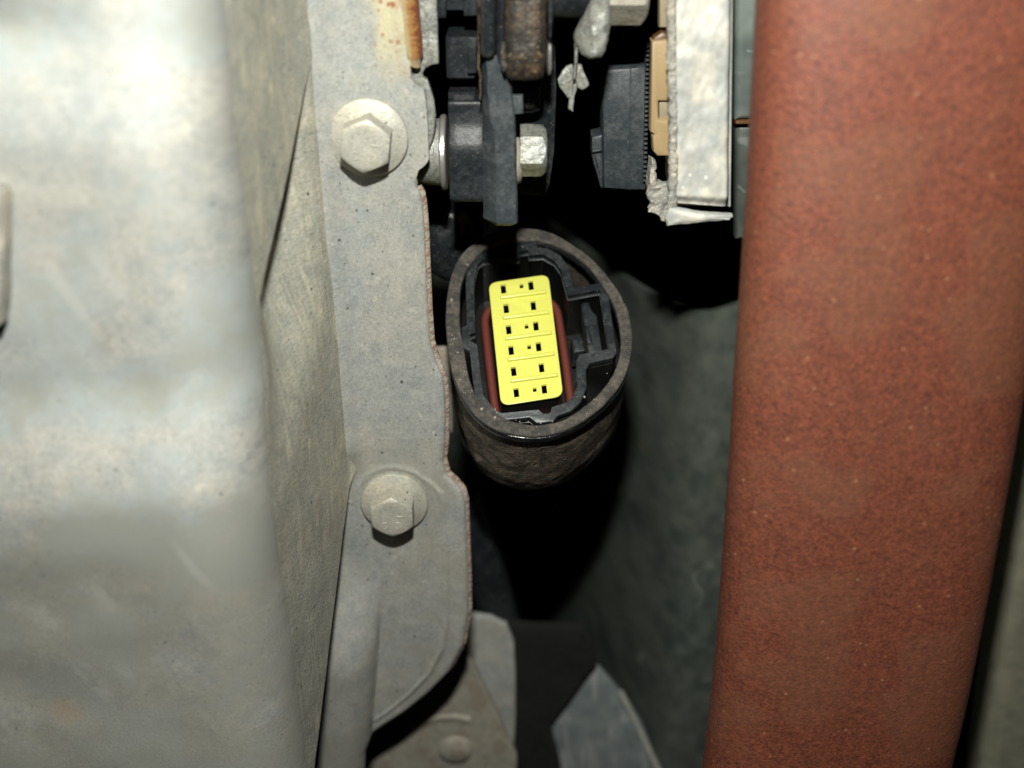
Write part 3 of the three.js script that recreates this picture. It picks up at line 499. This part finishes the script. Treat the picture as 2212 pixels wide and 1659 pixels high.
// ------------------------------------------------------------------ foil box, cream clip, ribbed box
{
  const F = upright(1515, 250, 0.004);
  const f = thing('foil_box', 'silver foil wrapped upright box with crumpled edge beside the red pipe', 'foil box', F);
  const a = F.uv(1462, 200), b = F.uv(1588, 200), top = F.uv(1500, -70).y, bot = F.uv(1500, 452).y;
  const NU = 60, NV = 150;
  part(f, 'face', solid(grid(NU, NV, (u, v) => {
    const y = lerp(top, bot, v), py = lerp(-70, 452, v), xl = F.uv(1462, Math.min(py, 460)).x, xr = F.uv(lerp(1592, 1584, clamp(py / 450)), Math.min(py, 460)).x; const x = lerp(xr, xl, u);
    const e = Math.min(u, 1 - u) * 2; let z = -0.0025 * Math.pow(1 - Math.min(1, (1 - u < u ? 1 : u * 6)), 2) + 0.0011 * (fbm(x * 300 + 50, y * 160 + 50, 3, 9) - 0.5) - 0.0016 * sm(0.94, 1, v); if (u < 0.12) z -= 0.004 * (1 - u / 0.12) ** 2;
    return [x, y - 0.0007 * u * sm(0.9, 1, v) * -1, z];
  }), NU, NV, 0.0006), M.foil);
  part(f, 'side', slab(F, [[1464, -70], [1586, -70], [1581, 450], [1464, 446]], -0.0045, 0.02, 0.0008), M.foil);
  // rolled, crumbly lip along its left edge
  part(f, 'lip', finish(warp(new THREE.TubeGeometry(new THREE.CatmullRomCurve3([[1453, -70], [1452, 60], [1453, 150], [1456, 220], [1455, 300], [1455, 380], [1453, 447]].map(([x, y]) => { const q = F.uv(x, y); return V(q.x, q.y, -0.0006); })), 160, 0.00085, 10), 0.0004, 0.0009, 4), 1.0), M.foilEdge);
  const flap = warp(tess(slabOf([[1443, 447], [1500, 457], [1583, 463], [1586, 470], [1560, 477], [1500, 482], [1443, 489], [1436, 470]].map(([x, y]) => F.uv(x, y)), 0.0008, 0.0022, 0.0008), 0.0012), 0.0004, 0.002, 2);
  part(f, 'flap', finish(flap, 0.7), M.foil, 'folded foil flap at the bottom');
  part(f, 'torn_foil', slab(F, [[1396, 424], [1404, 404], [1416, 412], [1444, 402], [1450, 430], [1446, 470], [1440, 484], [1426, 466], [1408, 458], [1398, 448], [1402, 438]], -0.002, 0.0009, 0.0002, { edge: 0.0008, warp: 0.0011, size: 0.0012 }), M.foilEdge, 'ragged torn foil at its lower left corner');
  const G = upright(1425, 200, -0.004);
  const c = thing('cream_clip', 'cream plastic clip strip standing between the ribbed black box and the foil box', 'plastic clip', G);
  part(c, 'strip', slab(G, [[1408, 90], [1450, 84], [1450, 219], [1423, 219], [1423, 258], [1450, 258], [1450, 272], [1450, 338], [1420, 338], [1411, 328], [1409, 296], [1413, 291], [1405, 286]], 0, 0.004, 0.0006), M.cream);
  part(c, 'insert', slab(G, [[1424, 220], [1450, 220], [1450, 256], [1424, 256]], -0.001, 0.003, 0.0003), M.creamDull);
  part(c, 'upper_end', slab(G, [[1425, -70], [1452, -70], [1452, 60], [1425, 60]], -0.002, 0.004, 0.0004), M.creamDull);
  part(c, 'amber_end', slab(G, [[1412, 82], [1430, 70], [1448, 72], [1448, 88], [1409, 95]], -0.0008, 0.003, 0.0006), M.amber, 'amber coloured upper corner of the strip');
  part(c, 'foot', slab(G, [[1404, 345], [1416, 350], [1418, 398], [1450, 398], [1450, 412], [1400, 412]], -0.003, 0.003, 0.0006, { edge: 0.001, warp: 0.0008, size: 0.0012 }), M.foilEdge);
  const K = upright(1350, 280, -0.018);
  const r = thing('ribbed_box', 'dark grey plastic box with a toothed right edge, left of the cream clip', 'plastic box', K);
  part(r, 'body', slab(K, [[1305, 150], [1364, 146], [1398, 142], [1396, 412], [1362, 412], [1304, 408], [1301, 230]], 0, 0.012, 0.0008), M.grey);
  part(r, 'ridge', slab(K, [[1361, 147], [1364, 147], [1362, 410], [1359, 410]], 0.0003, 0.002, 0.00015), M.grey);
  const teeth = []; for (let k = 0; k < 30; k++) { const y = 98 + k * 10, dx = -k * 0.25; teeth.push(slab(K, [[1396 + dx, y], [1405 + dx, y + 1.5], [1405 + dx, y + 4.5], [1396 + dx, y + 6]], 0.001, 0.008, 0.0002)); }
  const tt = part(r, 'teeth', join(teeth), M.grey, 'row of fine teeth along its right edge'); tt.userData.kind = 'stuff';
  part(r, 'tooth_rail', slab(K, [[1392, 94], [1398, 94], [1392, 396], [1386, 396]], -0.0012, 0.008, 0.0003), M.black);
  part(r, 'side_clip', slab(K, [[1278, 296], [1303, 290], [1303, 408], [1298, 408], [1281, 352], [1277, 330]], -0.003, 0.006, 0.0006), M.grey);
  part(r, 'clip_bar', slab(K, [[1279, 324], [1301, 321], [1301, 328], [1279, 331]], -0.002, 0.002, 0.0004), M.grey);
}
// ------------------------------------------------------------------ the red pipe and what lies by it
{
  const L = [[1640, -80], [1632, 0], [1610, 420], [1585, 800], [1570, 1050], [1540, 1450], [1516, 1659], [1504, 1760]];
  const zb = (py) => lerp(0.0195, 0.0316, clamp((py + 80) / 1700, 0, 1.1));
  const line = L.map(([px, py]) => { const f = upright(px, py, zb(py)); return f.o; });
  const cv = new THREE.CatmullRomCurve3(line, false, 'centripetal'), Wd = 0.0482, Dp = 0.009;
  const hw = Wd / 2, raw = [], sect = [], Db = 0.0115;
  for (let k = 0; k <= 4000; k++) { const a = Math.PI * (1 - k / 4000), ca = Math.cos(a), sa = Math.max(0, Math.sin(a)); raw.push(V(hw * Math.sign(ca) * Math.abs(ca) ** 0.7, Db * sa ** 0.7, 0)); }
  const len = [0]; for (let k = 1; k < raw.length; k++) len.push(len[k - 1] + raw[k].distanceTo(raw[k - 1]));
  for (let k = 0, m = 0; k <= 150; k++) { const t = len[len.length - 1] * k / 150; while (m < len.length - 2 && len[m + 1] < t) m++; sect.push(raw[m].clone().lerp(raw[m + 1], (t - len[m]) / Math.max(1e-12, len[m + 1] - len[m]))); }
  for (let k = 1; k <= 12; k++) sect.push(V(lerp(hw, -hw, k / 12), 0, 0));
  const p = thing('red_pipe', 'wide upright pipe with rusty red brown grainy coating on the right side', 'pipe', null);
  const NU = sect.length - 1, NV = 180;
  part(p, 'body', finish(grid(NU, NV, (u, v) => {
    const c = cv.getPointAt(v), q = sect[Math.round(u * NU)];
    return [c.x + Wd / 2 + q.x, c.y, c.z + q.y];
  }), 1.0), M.red);
  const G = upright(2150, 1400, 0.0);
  const d = thing('woven_sleeve', 'greenish grey woven sleeve showing behind the red pipe at the lower right corner', 'sleeve', G);
  part(d, 'sleeve', slab(G, [[2240, 900], [2226, 1020], [2192, 1200], [2155, 1400], [2120, 1659], [2105, 1780], [2500, 1780], [2500, 900]], 0.0, 0.012, 0.004, { segments: 5 }), M.cloth);
  const S = upright(1605, 200, -0.012);
  const g = thing('grey_tube', 'narrow pale grey tube between the foil box and the red pipe', 'tube', S);
  part(g, 'upper_length', slab(S, [[1588, -70], [1650, -70], [1640, 258], [1588, 262]], 0, 0.006, 0.0014, { segments: 4 }), M.greyPaint);
  part(g, 'joint', slab(S, [[1589, 261], [1640, 259], [1640, 269], [1589, 270]], -0.0003, 0.005, 0.0006), M.amber, 'rust coloured joint');
  part(g, 'lower_length', slab(S, [[1589, 269], [1640, 268], [1625, 520], [1590, 520]], -0.002, 0.005, 0.0014, { segments: 4 }), M.panel);
}
// ------------------------------------------------------------------ the connector
{
  const n = V(0, 0, 0).addScaledVector(UP, 0.5).addScaledVector(FWD, -0.866), y = V(0, 0, 0).addScaledVector(UP, 0.866).addScaledVector(FWD, 0.5);
  const F = new Frame(atDepth(1165, 722, 0.222), V(1, 0, 0), y.normalize(), n.normalize());
  const z = ([X, Y]) => [X * 0.37595 + 914.9, Y * 0.37595 + 460.8];    // from the enlargement the outlines were read in
  const t = thing('wire_connector', 'round black wire connector with yellow twelve hole insert, open end up', 'connector', F);
  const ringOut = [[560, 85], [690, 95], [840, 165], [980, 270], [1090, 400], [1165, 530], [1200, 680], [1195, 800], [1165, 920], [1100, 1030], [1000, 1130], [870, 1220], [740, 1268], [600, 1278], [450, 1253], [330, 1190], [240, 1090], [180, 960], [145, 820], [128, 660], [130, 520], [150, 390], [190, 280], [260, 190], [350, 130], [450, 95]].map(z);
  const ringIn = [[215, 420], [208, 560], [213, 660], [235, 800], [265, 950], [310, 1055], [390, 1130], [500, 1188], [640, 1215], [800, 1185], [920, 1110], [1020, 1020], [1100, 900], [1130, 780], [1125, 650], [1090, 520], [1020, 400], [930, 290], [830, 215], [720, 170], [600, 150], [480, 165], [350, 205], [270, 290], [235, 350]].map(z);
  const out = outline(F, ringOut, 0, 140), inn = outline(F, ringIn, 0, 120);
  // rubber boot: flat ring on top, then the body that narrows below it
  const boot = part(t, 'rubber_boot', slabOf(out, 0, 0.0011, 0.0004, [inn], { segments: 3, edge: 0.0016, warp: 0.00015, size: 0.002 }), M.rubber);
  part(boot, 'ring_side', slabOf(out, -0.00105, 0.0018, 0.0002, [inn]), M.gloss);
  const c0 = out.reduce((a, p) => a.add(p), new THREE.Vector2()).divideScalar(out.length), K = out.length;
  const prof = [[-0.0026, 0.965], [-0.004, 0.958], [-0.009, 0.985], [-0.015, 0.998], [-0.0205, 0.992], [-0.0250, 0.972], [-0.0278, 0.935], [-0.0290, 0.865], [-0.0293, 0.3]];
  part(boot, 'boot_body', finish(warp(grid(K, 60, (u, v) => {
    const p = out[Math.round(u * K) % K], f = v * (prof.length - 1), i = Math.min(prof.length - 2, Math.floor(f)), h = lerp(prof[i][0], prof[i + 1][0], f - i), s = lerp(prof[i][1], prof[i + 1][1], f - i);
    return [c0.x + (p.x - c0.x) * s, c0.y + (p.y - c0.y) * s, h];
  }), 0.0005, 0.004, 6), 1.0), M.bootBody = std({ map: T.boot = tex(512, 512, (u, v) => {
    const a = fbm(u * 9 + 2.5 * vn(v * 4, u * 3, 1), v * 15 + 3 * vn(u * 5, v * 4, 5), 4, 860, 0), b = vn(u * 200, v * 200, 861);
    let c = mix3([0.038, 0.033, 0.027], [0.145, 0.114, 0.084], sm(0.30, 0.75, 0.6 * a + 0.4 * fbm(u * 40, v * 60, 3, 864, 0)) * (0.5 + 0.7 * b));
    return mix3(c, [0.30, 0.27, 0.22], 0.7 * dots(u, v, 30, 0.10, 0.2, 870));
  }, true, 0.03), roughness: 0.6, bumpMap: T.fineBump, bumpScale: 0.0003 }));
  // black shell inside the boot
  const wallIn = [[290, 330], [305, 285], [340, 258], [540, 250], [542, 212], [612, 200], [616, 232], [690, 228], [760, 268], [800, 325], [838, 462], [1022, 430], [1030, 470], [1078, 786], [905, 822], [890, 850], [898, 985], [868, 1060], [826, 1098], [748, 1122], [738, 1160], [682, 1163], [655, 1140], [440, 1160], [395, 1130], [330, 1045], [296, 760], [258, 740], [252, 690], [285, 680], [278, 400]].map(z);
  const wallOut = [[245, 330], [265, 265], [315, 228], [510, 210], [520, 178], [640, 165], [660, 195], [710, 195], [790, 240], [838, 310], [870, 420], [1040, 392], [1066, 470], [1112, 800], [1090, 830], [955, 862], [935, 900], [940, 1000], [905, 1085], [850, 1135], [770, 1165], [745, 1195], [650, 1205], [610, 1172], [430, 1192], [365, 1150], [292, 1050], [262, 790], [218, 770], [215, 655], [245, 640], [240, 400]].map(z);
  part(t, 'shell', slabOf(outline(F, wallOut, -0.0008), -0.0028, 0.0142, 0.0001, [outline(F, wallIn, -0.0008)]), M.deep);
  part(t, 'shell_rim', slabOf(outline(F, wallOut, -0.0008), -0.0008, 0.00195, 0.0004, [outline(F, wallIn, -0.0008)], { segments: 2 }), M.shell = std({ map: T.black, color: new THREE.Color(1.05, 1.1, 1.1), roughness: 0.42, bumpMap: T.fineBump, bumpScale: 0.00003 }));
  // floor that closes the cavity, and the ledge between shell and boot
  const scale = (pts, s) => { const c = pts.reduce((a, p) => a.add(p), new THREE.Vector2()).divideScalar(pts.length); return pts.map((p) => new THREE.Vector2(c.x + (p.x - c.x) * s, c.y + (p.y - c.y) * s)); };
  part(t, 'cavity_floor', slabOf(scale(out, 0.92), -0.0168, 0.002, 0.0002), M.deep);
  // grit lying on the rim
  const gr = []; for (let k = 0; k < 46; k++) {
    const bottom = rnd() < 0.7, i = bottom ? Math.floor(K * (0.38 + 0.34 * rnd())) : Math.floor(K * rnd()), o = out[i % K], t2 = 0.80 + 0.17 * rnd(), g = new THREE.IcosahedronGeometry(0.00009 + 0.00026 * rnd() ** 4, 0);
    g.scale(1, 0.7 + 0.5 * rnd(), 0.7); g.rotateZ(rnd() * 3); g.translate(c0.x + (o.x - c0.x) * t2, c0.y + (o.y - c0.y) * t2, t2 > 0.86 ? 0.00006 : -0.0008); gr.push(finish(g, 0.2));
  }
  const grit = part(t, 'grit', join(gr), M.plate, 'loose grains of dirt on the rim'); grit.userData.kind = 'stuff';
  // latch arm in the pocket on the right
  const arm = part(t, 'latch_arm', slab(F, [[905, 512], [950, 506], [972, 560], [1000, 590], [1030, 795], [945, 806], [928, 700], [915, 600]].map(z), -0.004, 0.006, 0.0006, { segments: 2 }), M.shell);
  part(arm, 'latch_ramp', slab(F, [[925, 640], [950, 640], [975, 745], [940, 750]].map(z), -0.0034, 0.003, 0.0006), M.shell);
  part(t, 'pocket_step', slab(F, [[850, 715], [920, 705], [930, 790], [860, 800]].map(z), -0.009, 0.006, 0.0006), M.shell);
  // yellow insert with its holes
  const hy = -0.0025, hole = (x, y2, w, h2) => { const d = -0.135; return [[-w, -h2], [w, -h2], [w, h2], [-w, h2]].map(([a, b]) => F.uv(...z([x + a + d * -b * 0.9, y2 + b + d * a]), hy)); };
  const cn = [[373, 400], [717, 350], [803, 1050], [445, 1105]].map(z).map(([a, b]) => F.uv(a, b, hy));
  const rounded = (q, r) => { const o = []; q.forEach((p, i) => { const a = q[(i + 3) % 4].clone().sub(p).normalize(), b = q[(i + 1) % 4].clone().sub(p).normalize(); for (let k = 0; k <= 6; k++) { const s = k / 6, u = a.clone().multiplyScalar(r * (1 - s) ** 2).add(b.clone().multiplyScalar(r * s * s)); o.push(p.clone().add(u)); } }); return o; };
  const left = [[459, 435], [475, 548], [489, 669], [503, 788], [518, 909], [533, 1031]], right = [[617, 415], [631, 531], [646, 648], [661, 767], [678, 888], [694, 1010]], small = [[563, 418], [592, 651], [607, 769], [639, 1014]];
  const big = [...left, ...right].map(([a, b]) => hole(a, b, 17, 27)), wee = small.map(([a, b]) => hole(a, b, 13, 13));
  const ins = part(t, 'yellow_insert', slabOf(rounded(cn, 0.0019), hy, 0.0004, 0.00008, [...big, ...wee], { segments: 2 }), M.yellow, 'glossy yellow insert with twelve slots');
  for (const [a, b] of [[[440, 488], [705, 455]], [[455, 605], [722, 572]], [[468, 724], [738, 689]], [[482, 845], [753, 810]], [[497, 967], [772, 932]]]) {
    const p = F.uv(...z(a), hy), q = F.uv(...z(b), hy), d = q.clone().sub(p), g = new RoundedBoxGeometry(d.length(), 0.0008, 0.0007, 3, 0.0003);
    g.rotateZ(Math.atan2(d.y, d.x)); g.translate((p.x + q.x) / 2, (p.y + q.y) / 2, hy + 0.0003); part(ins, 'rib', finish(g), M.yellow);
  }
  for (let k = 0; k < 7; k++) for (const s of [-1, 1]) { const q = F.uv(...z([405 + k * 4.5 + s * 8, 440 + k * 34]), hy), g = new RoundedBoxGeometry(0.0005, 0.00018, 0.0002, 2, 0.00007); g.rotateZ(0.13); g.translate(q.x, q.y, hy); part(ins, 'moulded_tick', finish(g), M.yellow); }
  // contact springs in the slots
  big.forEach((h, i) => { const c = h.reduce((a, p) => a.add(p), new THREE.Vector2()).divideScalar(4), g = new RoundedBoxGeometry(0.00045, 0.0003, 0.003, 2, 0.0001); g.translate(c.x + (i % 3 - 1) * 0.0001, c.y + 0.0003 - (i % 4) * 0.00012, hy - 0.0040); part(t, 'contact', finish(g), i > 5 ? M.copper : M.tin); });
  // black base of the insert and the seal round it
  const cb = scale(rounded(cn, 0.0022), 0.985);
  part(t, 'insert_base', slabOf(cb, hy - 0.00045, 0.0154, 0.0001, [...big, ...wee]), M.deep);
  const sealPts = (s) => { const c = [...cn].reduce((a, p) => a.clone().add(p), new THREE.Vector2()).divideScalar(4); const q = loop(rounded(cn, 0.005).map((p) => new THREE.Vector2(c.x + (p.x - c.x) * s[0], c.y + (p.y - c.y) * s[1])), 60); return q.map((p) => V(p.x + 0.0005, p.y - 0.0004, -0.0110)); };
  part(t, 'seal', tubeOf(sealPts([1.25, 1.05]), 0.00086, true, 160, 14), M.seal, 'brick red rubber seal round the yellow insert');
}
// ------------------------------------------------------------------ brackets below the flange, and the dark back of the bay
{
  const F = upright(950, 1560, -0.020);
  const b = thing('lower_bracket', 'dusty beige steel bracket plate with a rivet, below the flange at the bottom', 'bracket', F);
  part(b, 'plate', slab(F, [[700, 1380], [960, 1380], [1008, 1405], [1030, 1450], [1075, 1540], [1114, 1630], [1116, 1800], [700, 1800]], 0, 0.0016, 0.0004, { edge: 0.004, warp: 0.0006, size: 0.012 }), M.plate);
  const c = F.uv(983, 1618), rv = new THREE.LatheGeometry([[0.0001, 0.0012], [0.003, 0.0011], [0.0042, 0.0006], [0.0048, -0.0006]].map(([r, q]) => new THREE.Vector2(r, q)), 40); rv.rotateX(Math.PI / 2); rv.translate(c.x, c.y, 0.0002);
  part(b, 'rivet', finish(rv, 0.8), M.plate);
  part(b, 'bead', tubeOf([[880, 1578], [930, 1556], [975, 1550], [1015, 1556]].map(([x, y]) => { const q = F.uv(x, y); return V(q.x, q.y, -0.0008); }), 0.0014), M.plate);
  const G = upright(1060, 1450, -0.034);
  const d = thing('rear_bracket', 'rounded grey steel tab standing behind the beige bracket plate', 'bracket', G);
  part(d, 'tab', slab(G, [[960, 1340], [1020, 1328], [1060, 1335], [1095, 1352], [1112, 1390], [1114, 1460], [1112, 1560], [1108, 1680], [940, 1680]], 0, 0.002, 0.0005, { edge: 0.004, warp: 0.0005, size: 0.01 }), M.galv);
  const K = upright(1060, 1250, -0.045);
  const e = thing('black_hose', 'black dusty rubber hose running down behind the flange below the connector', 'hose', K);
  part(e, 'hose', tubeOf([[985, 1080], [1020, 1180], [1055, 1290], [1085, 1400], [1110, 1520], [1125, 1800]].map(([x, y]) => { const q = K.uv(x, y); return V(q.x, q.y, -0.004); }), 0.006), M.black);
  const q = upright(960, 840, -0.024), sm2 = thing('small_plate', 'narrow beige steel plate showing between the flange edge and the connector', 'metal plate', q);
  part(sm2, 'plate', slab(q, [[900, 752], [974, 752], [978, 800], [978, 935], [900, 935]], 0, 0.0015, 0.0003), M.plate);
  const r = upright(960, 530, -0.030), hs = thing('dark_grommet', 'dim black rubber grommet between flange and connector rim', 'grommet', r);
  const sp = new THREE.SphereGeometry(0.0075, 32, 20); sp.scale(1, 1.25, 0.8); const cc = r.uv(968, 528); sp.translate(cc.x, cc.y, -0.004); part(hs, 'bulb', finish(warp(sp, 0.0006, 0.004), 1.2), M.gloss);
  const wg = grid(60, 80, (u, v) => { const x = lerp(-30, 120, u), y = lerp(-1 - 0.36 * Math.max(0, 52 - x), -260, v); return [x / 1000, y / 1000, (-165 + 124 * sm(-6, 48, x) - 14 * sm(50, 110, x) + 1.5 * (fbm(x / 20 + 9, y / 30 + 9, 2, 3) - 0.5)) / 1000]; }, (u, v, p) => [p[0] * 1.4, p[1]]);
  { const ix = wg.index.array; for (let k = 0; k < ix.length; k += 3) [ix[k + 1], ix[k + 2]] = [ix[k + 2], ix[k + 1]]; wg.computeVertexNormals(); }
  const w = new THREE.Mesh(solid(wg, 60, 80, 0.002), M.panel); w.name = 'bay_wall'; w.userData = { kind: 'structure', label: 'scratched dark grey curved sheet at the back of the engine bay', category: 'wall' }; scene.add(w);
  const B = upright(1200, 1500, -0.037), fb = thing('black_flap', 'black rubber flap hanging between the beige bracket and the pale plate', 'rubber flap', B);
  part(fb, 'flap', slab(B, [[1085, 1352], [1262, 1356], [1282, 1395], [1290, 1440], [1190, 1572], [1212, 1659], [1228, 1780], [1085, 1780]], 0, 0.003, 0.0008, { edge: 0.003, warp: 0.0006, size: 0.006 }), M.flap = std({ map: T.black, color: new THREE.Color(0.2, 0.2, 0.185), roughness: 0.9 }));
  const Q = upright(1300, 1560, -0.0405);
  const pl = thing('pale_plate', 'pale blue grey scratched steel plate at the bottom, left of the red pipe', 'metal plate', Q);
  part(pl, 'plate', slab(Q, [[1150, 1500], [1240, 1425], [1296, 1446], [1344, 1500], [1385, 1560], [1425, 1659], [1460, 1750], [1140, 1750]], 0, 0.002, 0.0004), M.paleSteel);
  part(pl, 'bright_edge', tubeOf([[1340, 1492], [1372, 1555], [1405, 1625], [1440, 1700]].map(([x, y]) => { const u = Q.uv(x, y); return V(u.x, u.y, 0.0006); }), 0.0009), M.foil);
}
scene.traverse((o) => { if (o.isMesh) o.castShadow = o.receiveShadow = true; });
renderer.render(scene, camera);
